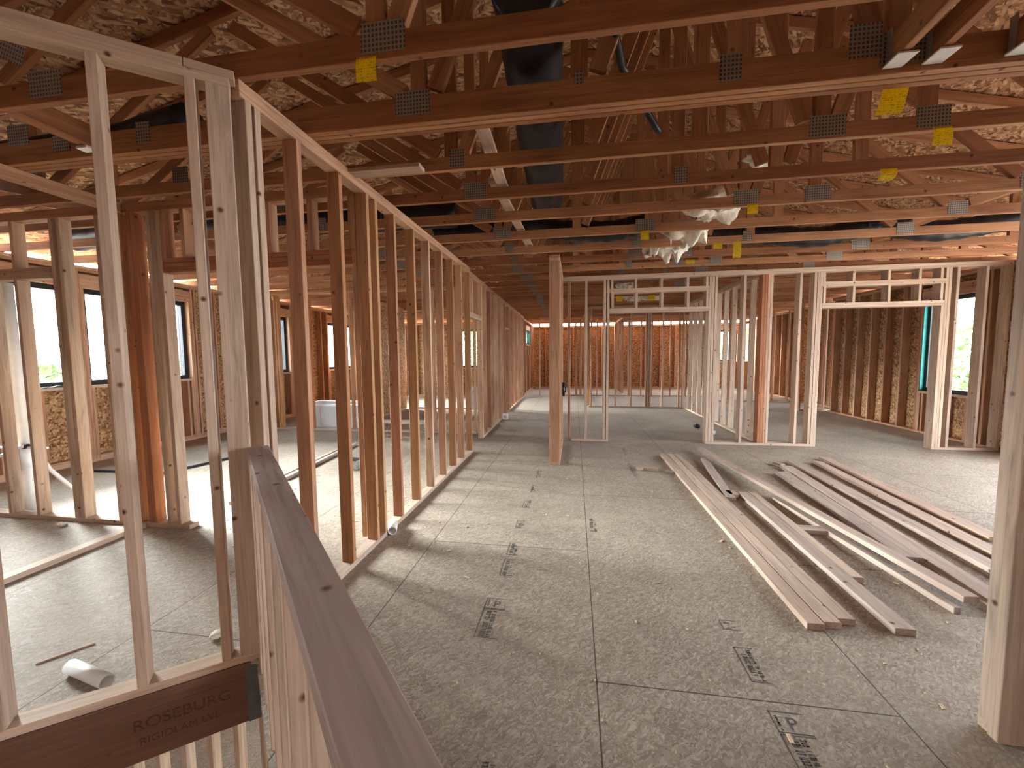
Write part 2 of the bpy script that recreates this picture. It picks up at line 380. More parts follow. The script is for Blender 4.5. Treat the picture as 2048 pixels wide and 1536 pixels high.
# right exterior wall (rear part of the big room, then the rest left open for wide patio openings)
FR = ext_wall('wall_right', 6.20, 5.9, 10.9, [(7.38, 8.30, .76, 2.40)], 1)
window(Vector((6.31, 0, 0)), Vector((0, 1, 0)), 7.38, 8.30, .76, 2.40, (1, 0, 0))
abox('wall_wrap_right', (6.205, 8.284, .78), (6.275, 8.2985, 2.38), MAT_TEAL, FR.e).name = 'house_wrap'
FRF = ext_wall('wall_right_front_added', 6.20, -1.8, 2.1, [], 1)  # unseen solid stretch, added to keep light off the camera-facing wood
FRR = ext_wall('wall_right_rear', 6.70, 12.7, 17.8, [(16.3, 17.2, 1.15, 2.4)], 1)
FQ = ext_wall('wall_right_return', 12.65, 6.34, 6.86, [], -1, alongx=True)
FQ2 = ext_wall('wall_right_link', 6.70, 10.9, 12.6, [], 1)
# back walls
FB = ext_wall('wall_back', 17.8, -1.9, 6.84, [(5.95, 6.65, 1.1, 2.4)], -1, alongx=True, step=.61, top=2.70)
window(Vector((0, 17.9, 0)), Vector((1, 0, 0)), 5.95, 6.65, 1.1, 2.4, (0, 1, 0))
FBL = ext_wall('wall_back_left', 13.9, -6.94, -1.92, [(-4.05, -2.95, 1.02, 2.38)], -1, alongx=True, top=2.64)
window(Vector((0, 14.0, 0)), Vector((1, 0, 0)), -4.05, -2.95, 1.02, 2.38, (0, 1, 0))
FLR = ext_wall('wall_left_rear', -1.80, 14.04, 17.8, [(15.1, 16.4, 1.85, 2.4)], -1)
window(Vector((-1.90, 0, 0)), Vector((0, 1, 0)), 15.1, 16.4, 1.85, 2.4, (1, 0, 0))
abox('house_wrap', (-1.935, 16.30, 1.87), (-1.81, 16.395, 2.38), MAT_TEAL, FLR.e)

FF = ext_wall('wall_front_added', -1.94, -6.94, 6.9, [], -1, alongx=True)  # unseen wall behind the camera, added to cut light from the rear
bm = bmesh.new()
gp = [(-EX+RX, EZ), (RX, RZ), (EX+RX, EZ), (EX+RX, 2.775), (-EX+RX, 2.775)]
ga = [bm.verts.new((x, -1.62, z)) for x, z in gp]; gb = [bm.verts.new((x, -1.66, z)) for x, z in gp]
bm.faces.new(ga); bm.faces.new(gb[::-1])
for i in range(5): bm.faces.new((ga[i], ga[(i+1) % 5], gb[(i+1) % 5], gb[i]))
bmesh.ops.recalc_face_normals(bm, faces=bm.faces)
tag(mesh_obj('wall_gable_added', bm, MAT_ROOF), kind='structure')  # unseen gable, added to block daylight from entering the attic
# floor printing
st = random.Random(3)
def stamp(x, y, rot, w, L, rows, letter=None, frame=True, name='printed_stamp'):
    bm = bmesh.new()
    def rc(x0, y0, x1, y1):
        bm.faces.new([bm.verts.new((a, b, 0)) for a, b in ((x0, y0), (x1, y0), (x1, y1), (x0, y1))])
    if frame:
        for q in ((0, 0, w, .005), (0, L-.005, w, L), (0, 0, .005, L)): rc(*q)
    for (rx0, rx1, d) in rows:
        yy = .01
        while yy < L-.02:
            hgt = st.choice((.004, .007, .010)); k = st.random()
            if k < .8*d:
                rc(rx0, yy, rx1, yy+.005)
                if st.random() < .6: rc(rx0, yy, rx0+.006, yy+hgt)
                if st.random() < .5: rc(rx1-.006, yy, rx1, yy+hgt)
                if st.random() < .4: rc((rx0+rx1)/2, yy, (rx0+rx1)/2+.003, yy+hgt)
            yy += hgt+.003
    M = Matrix.Translation((x, y, .0008)) @ Matrix.Rotation(rot, 4, 'Z'); bm.transform(M)
    return mesh_obj(name, bm, MAT_INK, floor)
def text(name, body, size, M, mat, parent, extrude=0, sx=1.0):
    c = bpy.data.curves.new(name, 'FONT'); c.body = body; c.size = size; c.align_x = 'LEFT'; c.fill_mode = 'BOTH'; c.extrude = extrude
    t_ = bpy.data.objects.new(name, c); COL.objects.link(t_); bpy.context.view_layer.update()
    me = bpy.data.meshes.new_from_object(t_.evaluated_get(bpy.context.evaluated_depsgraph_get())); bpy.data.objects.remove(t_)
    me.materials.clear(); me.materials.append(mat); o = bpy.data.objects.new(name, me); COL.objects.link(o)
    o.parent = parent; o.matrix_basis = Matrix.Translation(-_wloc(parent)) @ M @ Matrix.Diagonal((sx, 1, 1, 1))
    return o
FTM = []
for sx_, sy_ in ((-.525, 1.95), (.80, 1.36)):
    stamp(sx_, sy_, 0, .13, .24, [(.025, .055, 1), (.062, .085, .9)])
    stamp(sx_, sy_+.245, 0, .13, .10, [(.016, .024, .8)])
    text('printed_letter', 'P', .085, Matrix.Translation((sx_+.050, sy_+.262, .0009)), MAT_INK, floor)
for x, y, L in ((-.50, 2.55, .22), (-.50, 2.83, .2), (-.5, 3.3, .16), (-.5, 3.75, .2), (-.49, 4.2, .25), (-.35, 1.05, .3), (.80, .98, .36), (.80, 1.85, .22), (.80, 2.2, .08), (.70, 4.9, .6), (.72, 5.9, .5), (-.48, 4.7, .35), (1.9, 1.8, .2), (.12, 3.3, .3)):
    stamp(x, y, 0, .09, L, [(.02, .045, .9), (.052, .07, .6)], frame=(L < .23))

# ================================================================== PARTITIONS
# A : long hallway wall
A = Frame('hallway_partition', 'long stud partition along the left side of the hallway, nearest run up to its doorway', (-1.53, 1.72), (-1.53, 5.87), .089, 'stud')
A.bottom(.05, 4.13); A.tops(0, 4.15)
for y in (2.10, 2.50, 3.31, 3.725, 4.13, 4.555, 4.96, 5.35, 5.79): A.v(y-1.72, mat=W['warm'] if random.random() < .3 else None)
A.v(.03, z0=ZB, mat=W['pale']); A.v(.085, z0=ZB, mat=W['pale'])
A.v(1.13, mat=W['warm']); A.v(1.17, w=.09, th=.038, n0=.051, mat=W['pale']); A.v(1.262, mat=W['warm'])
A2 = Frame('hallway_partition', 'long stud partition along the left side of the hallway, middle run between the two doorways', (-1.60, 6.84), (-1.66, 9.62), .089, 'stud')
A2.bottom(0, 2.78); A2.tops(-.965, 2.94); A2.v(0); A2.v(.04); A2.run(.406, 2.65); A2.v(2.70, mat=W['warm']); A2.v(2.742)
A2.h(-.97, 0, 2.11, 2.148, 'door_header'); A2.h(-.97, 0, 2.07, 2.108, 'door_header', mat=W['pale'])
for a in (-.97+.01, -.66, -.25): A2.v(a, z0=2.148, name='cripple_stud')
A3 = Frame('hallway_partition', 'long stud partition along the left side of the hallway, farthest run past the second doorway', (-1.665, 10.15), (-1.73, 13.9), .089, 'stud')
A3.bottom(0, 3.74); A3.tops(-.355, 3.74); A3.v(0); A3.v(.04); A3.run(.38, 3.74); A3.h(-.52, 0, 2.11, 2.148, 'door_header')

# B : wall on the stair side at the left, over the rim beam
bo = Vector((-1.545, 1.650)); bd = Vector((-.78362, -.62125))
B = Frame('stairside_partition', 'angled pale stud wall standing over the dark beam at the left of the stair opening', tuple(bo), tuple(bo+bd*2.6), .089, 'pale')
B.n = -B.n; # wall thickness lies behind, away from the stairwell
B.h(-.01, 2.6, .0005, ZB, 'bottom_plate'); B.h(-.02, 2.6, ZT, ZT+T2, 'top_plate'); B.h(-.04, .14, ZT+T2, ZT+2*T2, 'top_plate'); B.h(.142, 2.6, ZT+T2, ZT+2*T2, 'top_plate')
B.v(.409); B.v(.104); B.v(.835); B.v(1.24); B.v(1.65); B.v(2.1)
B.v(-.020, name='corner_stud', w=.089, th=.038, mat=W['pale'])
RB = Frame('rim_beam', 'dark laminated beam with faded brand print along the edge of the stair opening', tuple(bo-bd*.0), tuple(bo+bd*2.8), .044, 'lvl', cat='beam')
RB.n = -RB.n
RB.h(0.03, 2.8, -.305, -.003, 'ply'); RB.h(0.03, 2.8, -.305, -.003, 'ply', .045)
for t_, sz, a_, zz in (('ROSEBURG', .072, .475, -.155), ('RIGIDLAM LVL', .046, .455, -.225)):
    M = Matrix.Translation(RB.P(a_, -.0006, zz)) @ Matrix(((-bd.x, 0, bd.y*-1*-1, 0), (-bd.y, 0, -bd.x, 0), (0, 1, 0, 0), (0, 0, 0, 1)))
    text('printed_lettering', t_, sz, M, MAT_INK2, RB.e, .0003)
RB.h(.05, .80, -.0750, -.0735, 'printed_line', -.0004, .0004, MAT_INK2)
hg = RB.h(-.002, .052, -.31, -.02, 'steel_hanger', -.002, .095, MAT_STEEL_DARK)

# pony wall with cap
pc = Vector((-1.515, 1.690)); pdv = Vector((1, -1)).normalized()
PW = Frame('pony_wall', 'half-height stud wall with grey-brown board cap beside the stair opening', (pc.x-.0315, pc.y-.0315), (pc.x-.0315+1.2, pc.y-.0315-1.2), .089, 'pale')
PW.h(.012, 1.95, 1.022, 1.062, 'cap', 0, .089, W['cap'])
for a in (.013, .053, .093): PW.v(a, -2.79, 1.0215, mat=W['pale'])
for a in (.30, .55, .80, 1.05, 1.3, 1.6): PW.v(a, -2.79, 1.0215, mat=W['pale'])
PW.h(.14, 1.95, -.34, -.30, 'blocking', .0, .089)
# subfloor edge on the hall side lies behind the pony wall (no gap)

# lower storey studs
LF = Frame('lower_partition', 'stud wall of the storey below, glimpsed under the dark beam', (-3.9, 2.2), (-1.7, 2.55), .089, 'pale')
LF.run(0, 2.2, .2, z0=-2.76, z1=-.40); LF.h(0, 2.22, -2.799, -2.761, 'bottom_plate'); LF.h(0, 2.22, -.40, -.36, 'top_plate')

# C / D : little room at the left
D = Frame('left_room_partition', 'stud wall with headers and drain pipe in front of the big black windows', (-6.3, 2.88), (-1.64, 2.88), .089, 'stud')
x0 = -6.3
D.bottom(0, 3.01); D.tops(0, 4.66)
for x in (-6.1, -5.65, -5.26): D.v(x-x0, mat=W['pale'])
D.v(-4.93-x0, z0=ZB, z1=2.19, mat=W['pale']); D.v(-4.93-x0, z0=2.29, z1=ZT, name='cripple_stud')
D.h(-5.24-x0, -4.53-x0, 2.192, 2.288, 'door_header', mat=W['pale'])
D.v(-4.50-x0, mat=W['pale']); D.v(-4.42-x0, mat=W['pale'])
D.v(-4.02-x0, mat=W['pale']); D.v(-3.85-x0, mat=W['warm']); D.v(-3.80-x0, mat=W['warm']); D.v(-3.70-x0, w=.04, mat=W['red']); D.v(-3.66-x0, mat=W['red']); D.v(-3.51-x0, mat=W['pale']); D.v(-3.41-x0, mat=W['pale'])
D.h(-3.37-x0, 4.655, 2.19, 2.228, 'door_header', mat=W['red']); D.h(-3.37-x0, 4.655, 2.23, 2.268, 'door_header', mat=W['red']); D.h(-3.37-x0, 4.655, 2.27, 2.308, 'door_header', mat=W['red'])
for x in (-3.37, -3.18, -2.40, -2.04, -1.70): D.v(x-x0, z0=2.308, name='cripple_stud')
D.v(4.62)
nail = D.h(-5.32-x0, -5.17-x0, 2.20, 2.27, 'nail_plate', -.003, .002, MAT_WHITE)
Cw = Frame('closet_partition', 'bottom plate and double top plate of an open closet side in the left room', (-3.72, 1.05), (-3.72, 2.875), .089, 'stud')
Cw.bottom(0, 1.82); Cw.h(0, 1.82, ZT, ZT+T2, 'top_plate'); Cw.h(0, 1.82, ZT+T2, ZT+2*T2, 'top_plate'); Cw.v(0); 

# H : bathroom partition beyond
Hh = Frame('bathroom_partition', 'warm-coloured stud wall standing in front of the white bathtub', (-6.6, 7.20), (-1.70, 7.20), .089, 'warm')
x0 = -6.6; Hh.bottom(.35, 4.9); Hh.tops(0, 4.9)
for x in (-6.45, -6.1, -6.06, -5.93, -5.88, -5.42, -5.20, -4.32, -3.82, -3.42, -3.04, -2.65, -2.25, -1.85): Hh.v(x-x0, mat=random.choice((W['warm'], W['red'], W['stud'])))
H2 = Frame('bathroom_partition', 'stud wall with one blank sheathed bay behind the bathtub', (-4.60, 8.2), (-4.60, 10.4), .089, 'stud')
H2.bottom(0, 2.2); H2.tops(0, 2.2); H2.run(0, 2.2)
abox('sheathing', (-4.60, 8.6, .04), (-4.588, 10.4, 2.69), MAT_OSB, H2.e)
H3 = Frame('bedroom_partition', 'stud wall crossing the far left rooms in front of the rear window', (-6.6, 10.5), (-1.8, 10.5), .089, 'stud')
H3.bottom(0, 1.0); H3.bottom(2.2, 4.8); H3.tops(0, 4.8); H3.run(0, 1.0); H3.run(2.2, 2.7); H3.run(3.7, 4.8, .55)

# E : cross wall with two openings
E = Frame('cross_partition', 'stud wall with two tall framed openings crossing the room behind the loose boards', (-.19, 6.83), (6.19, 6.83), .14, 'pale')
x0 = -.19
E.bottom(.142, .567-x0); E.bottom(2.113-x0, 3.74-x0); E.bottom(5.322-x0, 6.19-x0); E.tops(0, 6.38, 0)
for x in (-.152+.04, .175, .475, .528, 2.113, 2.155, 2.20, 2.62, 3.42, 3.62, 3.665, 3.702, 5.36, 5.40, 5.50, 5.86, 6.15): E.v(x-x0)
E.v(-.105-x0, mat=W['warm'])
for i in range(3): E.v(2.89+.04*i-x0, mat=W['red' if i < 2 else 'stud'])
E.v(3.01-x0, mat=W['pale'])
E.v(5.322-x0, z1=2.15)
for xa, xb, ks in ((.568, 2.112, (.60, .98, 1.38, 1.78, 2.07)), (3.74, 5.36, (3.75, 4.15, 4.62, 5.02, 5.30))):
    E.h(xa-x0, xb-x0-.0, 2.150, 2.188, 'door_header', 0, .14, W['pale']); E.h(xa-x0, xb-x0, 2.1885, 2.2265, 'door_header', 0, .14)
    E.h(xa-x0, xb-x0, 2.47, 2.508, 'door_header', 0, .14, W['pale']); E.h(xa-x0, xb-x0, 2.5085, 2.5465, 'door_header')
    for k in ks: E.v(k-x0, z0=2.2265, z1=2.47, name='cripple_stud'); E.v(k-.01-x0, z0=2.5465, z1=ZT, name='cripple_stud')
# S : stub wall with the post-like end
S = Frame('stub_partition', 'narrow stud wall ending in a wide post-like stud in the middle of the hall', (-.19, 5.29), (-.19, 6.82), .14, 'stud')
S.bottom(0, 1.53); S.tops(0, 1.53); S.v(0, mat=W['stud']); S.v(.04); S.v(.42); S.v(.83); S.v(1.24); S.v(1.48)
# G : partition running back from the cross wall
G = Frame('right_room_partition', 'stud wall running back from the orange-red post between the two rear rooms', (3.02, 6.98), (2.98, 11.1), .089, 'pale')
G.bottom(0, 4.1); G.tops(0, 4.1); G.run(.35, 4.1, .39); G.v(0); G.v(2.55)
J = Frame('rear_partition', 'stud wall across the far end of the hall room, seen through the left opening', (.40, 11.2), (2.89, 11.2), .089, 'stud')
x0 = .40; J.bottom(0, 2.48); J.tops(0, 2.48)
for x in (.44, 1.10, 1.51, 1.90, 1.95, 2.0, 2.33, 2.75, 2.85): J.v(x-x0, mat=W['stud'] if x != 1.95 else W['pale'])
J2 = Frame('rear_partition', 'short stud wall running on toward the back wall behind the hall', (.42, 11.3), (.40, 14.0), .089, 'stud')
J2.tops(0, 2.7); J2.bottom(1.3, 2.7); J2.v(0); J2.v(.04); J2.run(1.3, 2.7)
K1 = Frame('far_partition', 'farthest stud wall in front of the dark back sheathing of the hall', (-.3, 14.2), (4.6, 14.2), .089, 'stud')
K1.bottom(0, 4.9); K1.tops(0, 4.9)
for x in (.02, .06, .18, .22, .42, .76, 1.16, 1.82, 1.86, 2.25, 2.6, 3.2, 3.7, 4.1, 4.5): K1.v(x+.3)
K2 = Frame('far_partition', 'stud wall farthest down the middle, running back to the rear sheathing', (1.75, 14.35), (1.75, 17.7), .089, 'stud')
K2.tops(0, 3.35); K2.bottom(0, 3.35); K2.run(.5, 3.35, .5)
K3 = Frame('entry_partition', 'pair of far studs at the end of the hallway beside the small rear window', (-1.22, 13.95), (-.9, 13.95), .089, 'pale')
K3.v(0); K3.h(0, .32, ZT, ZT+T2, 'top_plate')
R1 = Frame('right_rear_partition', 'short stud wall against the sheathed right wall, behind the right opening', (5.6, 11.0), (6.55, 11.0), .089, 'stud')
R1.bottom(0, .95); R1.tops(0, .95); R1.v(0); R1.v(.25); R1.v(.55)
R2 = Frame('right_rear_partition', 'dark reddish stud wall farthest back on the right side', (4.2, 12.9), (6.55, 12.9), .089, 'warm')
R2.bottom(0, 2.35); R2.tops(0, 2.35); R2.run(0, 2.35)
# K : near right corner
K = Frame('near_right_partition', 'nearest stud wall end, cut off by the right edge of the view', (1.60, 1.6725), (2.9, 1.6725), .089, 'pale')
K.bottom(0, 1.34); K.tops(0, 1.34); K.v(-.047, w=.089, n0=-.0385, th=.038); K.v(0, mat=W['floorboard']); K.v(.045, mat=W['red']); K.v(.052, w=.089, n0=-.0385, th=.038, mat=W['red']); K.v(.5); K.v(.9); K.v(1.3)

# ================================================================== TRUSSES
NX = [-5.9, -4.4, -2.6, -.85, .02, .78, 1.47, 2.03, 3.6, 5.2, 6.4]
def plate(parent, x, y, z, wx=.16, wz=.10, rot=0):
    me = box_mesh(wx, .0015, wz, MAT_PLATE, 0)
    return place('connector_plate', me, Matrix.Translation((x, y, z)) @ Matrix.Rotation(rot, 4, 'Y'), parent)
def truss(Y, label, plies=1, bh=.089, x0=-7.3, x1=7.3, seed=0, webs=True, name='roof_truss', chordmat='truss'):
    rr = random.Random(seed); e = thing(name, label, 'roof truss', (0, Y, 2.7715))
    z0 = 2.7715; t = .038
    for p in range(plies):
        y = Y + p*(t+.004)
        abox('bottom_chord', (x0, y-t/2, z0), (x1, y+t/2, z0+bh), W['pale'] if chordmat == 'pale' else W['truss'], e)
    yb = Y
    for sgn in (-1, 1):
        xe = RX + sgn*(EX-.25)
        a = Vector((xe, yb, roofz(xe)-.06)); b = Vector((RX+sgn*.02, yb, roofz(RX)-.06))
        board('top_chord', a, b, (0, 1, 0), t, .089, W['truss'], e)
    if not webs: return e
    zt = z0+bh; pf = yb - t/2 - .0008
    for i, x in enumerate(NX):
        ztop = roofz(x)-.11
        if ztop-zt < .25: continue
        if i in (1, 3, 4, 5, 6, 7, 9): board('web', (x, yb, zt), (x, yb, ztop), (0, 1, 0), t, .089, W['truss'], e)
        if i in (2, 3, 8) or (i in (5, 6, 7) and rr.random() < .6):
            plate(e, x + rr.uniform(-.05, .05), pf, z0+bh*.62+.02, rr.choice((.10, .17, .20)), min(.13, bh+.035))
        elif i == 4 and rr.random() < .6: plate(e, x, pf, z0+bh+.0, .05, .06)
    # diagonals
    for i in range(len(NX)-1):
        xa, xb = NX[i], NX[i+1]
        if xb <= RX+.5: top, bot = xb, xa
        else: top, bot = xa, xb
        if i % 2 == 0: top, bot = bot, top
        zt2 = roofz(top)-.13
        dx = .09 if top > bot else -.09
        a = Vector((bot+dx, yb, zt+.03)); b = Vector((top-dx, yb, max(zt+.2, zt2-.03)))
        if abs(xa-xb) > .5: board('web', a, b, (0, 1, 0), t, .089, W['truss'], e)
    return e
TY = [.62, 1.17, 1.735]
names0 = ['roof truss nearest overhead, second in front of the one with the left-hand yellow tag', 'roof truss just in front of the one carrying the left-hand yellow tag', 'roof truss next before the triple girder, carrying a yellow tag at the left']
for y, l in zip(TY, names0): truss(y, l, seed=int(y*100), bh=.11)
truss(2.215, 'heavy three-ply girder truss with the thickest bottom chord, crossing the upper view', plies=3, bh=.14, seed=55, name='girder_truss')
ORD = ['first', 'second', 'third', 'fourth', 'fifth', 'sixth', 'seventh', 'eighth', 'ninth', 'tenth', 'eleventh', 'twelfth', 'thirteenth', 'fourteenth', 'fifteenth', 'sixteenth', 'seventeenth', 'eighteenth', 'nineteenth', 'twentieth', 'twenty-first', 'twenty-second', 'twenty-third', 'twenty-fourth', 'twenty-fifth']
ys = [2.79, 3.34, 3.90, 4.53, 5.17, 5.79]
while ys[-1]+.61 < 17.6: ys.append(ys[-1]+.61)
for i, y in enumerate(ys):
    truss(y, 'wooden roof truss, %s one beyond the triple-ply girder' % ORD[i], seed=100+i)
bm = bmesh.new(); bmesh.ops.create_grid(bm, x_segments=6, y_segments=20, size=.5)
for v in bm.verts:
    q = Vector((v.co.x*.10-6.86, v.co.y*.55+4.22, 1.104)); q.z += abs(mn.noise(q*14))*.03; v.co = q
tag(mesh_obj('plastic_film', bm, MAT_FILM, None, True), 'crumpled whitish film lying on the sill of the nearer black window', 'plastic film')
# jack trusses hanging off the girder toward the camera
for i, (x, xt, lab) in enumerate(((1.44, 1.40, 'leftmost of the three short beams hung from the girder at upper right'), (1.60, 1.50, 'middle one of the three short beams hung from the girder at upper right'), (1.92, 1.86, 'rightmost of the three short beams hung from the girder at upper right'))):
    e = thing('hung_beam', lab, 'beam', (x, 2.19, 2.80))
    board('beam_body', (x, 2.188, 2.865), (xt-.15, .2, 2.865), (1, 0, 0), .038, .12, W['truss'], e)
    abox('hanger_seat', (x-.04, 2.09, 2.792), (x+.04, 2.19, 2.7995), MAT_WHITE, e)
    abox('hanger_strap', (x-.028, 2.16, 2.80), (x-.022, 2.19, 2.95), MAT_HANG, e); abox('hanger_strap', (x+.022, 2.16, 2.80), (x+.028, 2.19, 2.95), MAT_HANG, e)
e = thing('hung_beam', 'beam hung with white metal seats above the left closet plate', 'beam', (-2.97, 1.2, 2.78))
abox('beam_body', (-3.0, -1.0, 2.79), (-2.962, 2.19, 2.93), W['truss'], e)
for y in (1.70, 2.10): abox('hanger_seat', (-3.02, y, 2.772), (-2.94, y+.06, 2.788), MAT_WHITE, e)
# lengthwise brace
br = thing('lateral_brace', 'pale flat board lying lengthwise over the truss chords left of the duct', 'brace', (-.58, 4, 2.87))
board('brace_board', (-.575, 2.36, 2.9315), (-.60, 3.62, 2.8815), (1, 0, 0), .085, .03, W['pale'], br)
board('brace_board', (-.66, 3.3, 2.915), (-.56, 5.6, 2.880), (1, 0, 0), .085, .03, W['pale'], br)
# short plank lying on the chords, left
tag(abox('loose_plank', (-1.66, 2.62, 2.742), (-1.02, 2.72, 2.769), W['pale']), 'short plank tacked under the truss just beyond the girder at the hallway wall', 'plank')

for nm_, yy_, x_, z_, wx_, wz_, ro_ in ((1.735, 1.715, -2.80, 3.06, .17, .15, .45), (2.215, 2.195, -3.60, 2.95, .17, .13, 0), (2.215, 2.195, -3.26, 2.87, .13, .10, 0), (2.79, 2.770, -3.02, 2.90, .14, .12, 0), (2.215, 2.195, 1.33, 2.93, .14, .15, 0)):
    ob_ = [o for o in bpy.data.objects if o.type == 'EMPTY' and o.name.split('.')[0] in ('roof_truss', 'girder_truss') and abs(o.location.y-nm_) < .01][0]
    plate(ob_, x_, yy_-.0004, z_, wx_, wz_, ro_)
# ---- ducts
def duct(name, label, pts, r, n=60, wave=.012, seed=1, cat='duct'):
    rr = random.Random(seed); P = [Vector(p) for p in pts]; out = []
    for i in range(n+1):
        t = i/n*(len(P)-1); k = min(int(t), len(P)-2); u = t-k; u2 = u*u*(3-2*u)
        p = P[k].lerp(P[k+1], u)
        p.z = P[k].z*(1-u2)+P[k+1].z*u2; out.append(p)
    bm = tube_bm(out, r, 28, True, lambda t: (r*(1+wave*3*math.sin(t*n*2.1)), r*(.92+wave*4*math.sin(t*n*1.3+1))))
    nz = random.Random(seed)
    for v in bm.verts: v.co += Vector((nz.uniform(-1, 1), nz.uniform(-1, 1), nz.uniform(-1, 1)))*wave*.35
    return tag(mesh_obj(name, bm, MAT_DUCT, None, True), label, cat)
duct('air_duct', 'fat black insulated duct running lengthwise above the trusses at upper centre', [(-.22, 1.9, 3.16), (-.24, 2.6, 3.10), (-.26, 3.4, 3.08), (-.28, 4.2, 3.06)], .165, 40, .004, 3)
duct('air_duct', 'crinkled black flexible duct lying across the hall left of the insulation', [(-1.7, 4.85, 2.98), (-1.2, 4.85, 2.98), (-.6, 4.85, 3.03), (-.1, 4.85, 2.93), (.4, 4.86, 2.90), (.85, 4.86, 2.96)], .125, 80, .011, 5)
duct('air_duct', 'sagging black flexible duct between trusses over the right side of the cross wall', [(1.62, 5.48, 3.0), (2.1, 5.48, 2.95), (2.9, 5.48, 2.88), (3.5, 5.48, 2.97), (4.2, 5.48, 2.88), (5.0, 5.48, 2.96), (5.7, 5.48, 3.0)], .125, 110, .011, 15)
duct('air_duct', 'grey-black duct seen through the hallway studs above the left rooms', [(-6.3, 4.3, 3.0), (-5, 4.22, 3.02), (-3.5, 4.22, 3.02), (-2.4, 4.3, 3.02), (-1.3, 4.4, 3.04)], .15, 60, .008, 6)
duct('air_duct', 'black duct over the left closet under the pale roof sheathing', [(-4.9, 2.5, 3.02), (-4.2, 2.52, 3.0), (-3.2, 2.5, 3.02), (-2.6, 2.5, 3.1)], .12, 30, .006, 7)
duct('air_duct', 'black duct above the rear hall, seen over the left framed opening', [(-1.2, 9.2, 3.0), (0, 9.3, 3.02), (1.2, 9.2, 3.0), (1.9, 9.1, 3.02)], .15, 40, .008, 8)
duct('air_duct', 'black duct above the right rear room, over the right framed opening', [(3.2, 8.6, 2.96), (4.4, 8.6, 2.955), (5.8, 8.6, 2.96)], .12, 40, .008, 9)
duct('black_cable', 'thick black cable dropping diagonally between the trusses right of the duct', [(.19, 1.9, 3.25), (.20, 2.2, 3.10), (.26, 2.43, 3.09), (.415, 2.70, 3.02), (.55, 2.87, 2.95)], .02, 30, 0, 10, 'cable')

# ---- insulation clumps
def clump(label, c, s, seed, droop=0):
    rr = random.Random(seed); bm = bmesh.new(); bmesh.ops.create_icosphere(bm, subdivisions=4, radius=1)
    from mathutils import noise as mn
    for v in bm.verts:
        p = v.co.copy(); k = 1 + .55*mn.noise(p*1.6+Vector((seed*3.1, 0, 0))) + .3*mn.noise(p*4+Vector((seed, 5, 0)))
        q = Vector((p.x*s[0]*k, p.y*s[1]*k, p.z*s[2]*k))
        if p.z < -.2: q.z -= droop*max(0, mn.noise(Vector((p.x*2.5, p.y*2.5, seed))))*1.2
        v.co = q
    bm.transform(Matrix.Translation(c))
    return tag(mesh_obj('insulation_batt', bm, MAT_INS, None, True), label, 'insulation')
clump('torn white insulation piece up among the webs, highest of the clumps', (1.50, 3.62, 3.05), (.13, .09, .06), 1)
clump('crumpled white insulation hanging between trusses above the yellow tags', (1.30, 4.22, 2.92), (.26, .16, .11), 2, .12)
clump('white insulation flap behind the toothed plates, lower of the clumps', (1.22, 4.85, 2.88), (.24, .18, .09), 3, .2)
clump('ragged white insulation strip dangling lowest near the yellow tags', (1.14, 5.48, 2.86), (.24, .16, .08), 4, .22)
clump('small white insulation tuft over the left framed opening', (.98, 7.9, 2.80), (.16, .12, .07), 5, .15)
clump('bright insulation scrap caught on a web right of the clump', (1.62, 4.1, 2.93), (.035, .05, .09), 6)
clump('white insulation band farther back above the left opening header', (1.5, 9.6, 2.78), (.5, .12, .06), 7, .1)

# ---- yellow tags
def ytag(x, y, z1, w_, h_, label, tilt=0, curl=.01):
    bm = bmesh.new(); n = 6; rows = []
    for i in range(n+1):
        t = i/n; zz = -h_*t; yy = -curl*math.sin(t*PI*.9); rows.append([bm.verts.new((a*w_/2 + tilt*zz, yy, zz)) for a in (-1, 1)])
    for i in range(n): bm.faces.new((rows[i][0], rows[i][1], rows[i+1][1], rows[i+1][0]))
    r = bmesh.ops.solidify(bm, geom=bm.faces[:], thickness=.0008)
    me = bpy.data.meshes.new('warning_tag'); bm.to_mesh(me); bm.free(); me.materials.append(MAT_TAG)
    o = bpy.data.objects.new('warning_tag', me); COL.objects.link(o); o.location = (x, y, z1)
    return tag(o, label, 'tag', 'yellow tags stapled to the roof trusses')
ytag(-.895, 1.713, 2.785, .094, .105, 'square yellow warning tag nearest the camera, left of the duct')
ytag(1.56, 2.335, 2.79, .115, .13, 'largest yellow warning tag, hanging under the girder at upper right', .25)
ytag(2.10, 2.769, 2.785, .10, .105, 'yellow warning tag farthest right, one truss past the girder')
ytag(2.20, 3.319, 2.785, .105, .085, 'curled yellow warning tag below and left of the rightmost tag', .3, .03)
ytag(1.535, 3.879, 2.785, .085, .085, 'yellow warning tag touching the white insulation on its right side')
ytag(.735, 4.509, 2.79, .085, .10, 'small yellow warning tag left of the insulation')
ytag(1.885, 5.149, 2.79, .088, .19, 'long narrow yellow warning tag hanging just above the cross wall')
ytag(1.53, 5.769, 2.735, .11, .05, 'flat yellow warning tag peeping below the chord above the left opening')
ytag(1.67, 5.149, 2.785, .10, .07, 'yellow warning tag beside the ragged insulation end')
for x, y, l in ((.75, 8.2, 'tiny yellow tag behind the left opening header, leftmost'), (1.62, 8.2, 'tiny yellow tag behind the left opening header, top right'), (1.0, 9.4, 'tiny yellow tag seen between the lower header cripples'), (1.7, 9.4, 'tiny yellow tag seen between lower cripples, right of its twin')):
    ytag(x, y, 2.775, .14, .12, l)

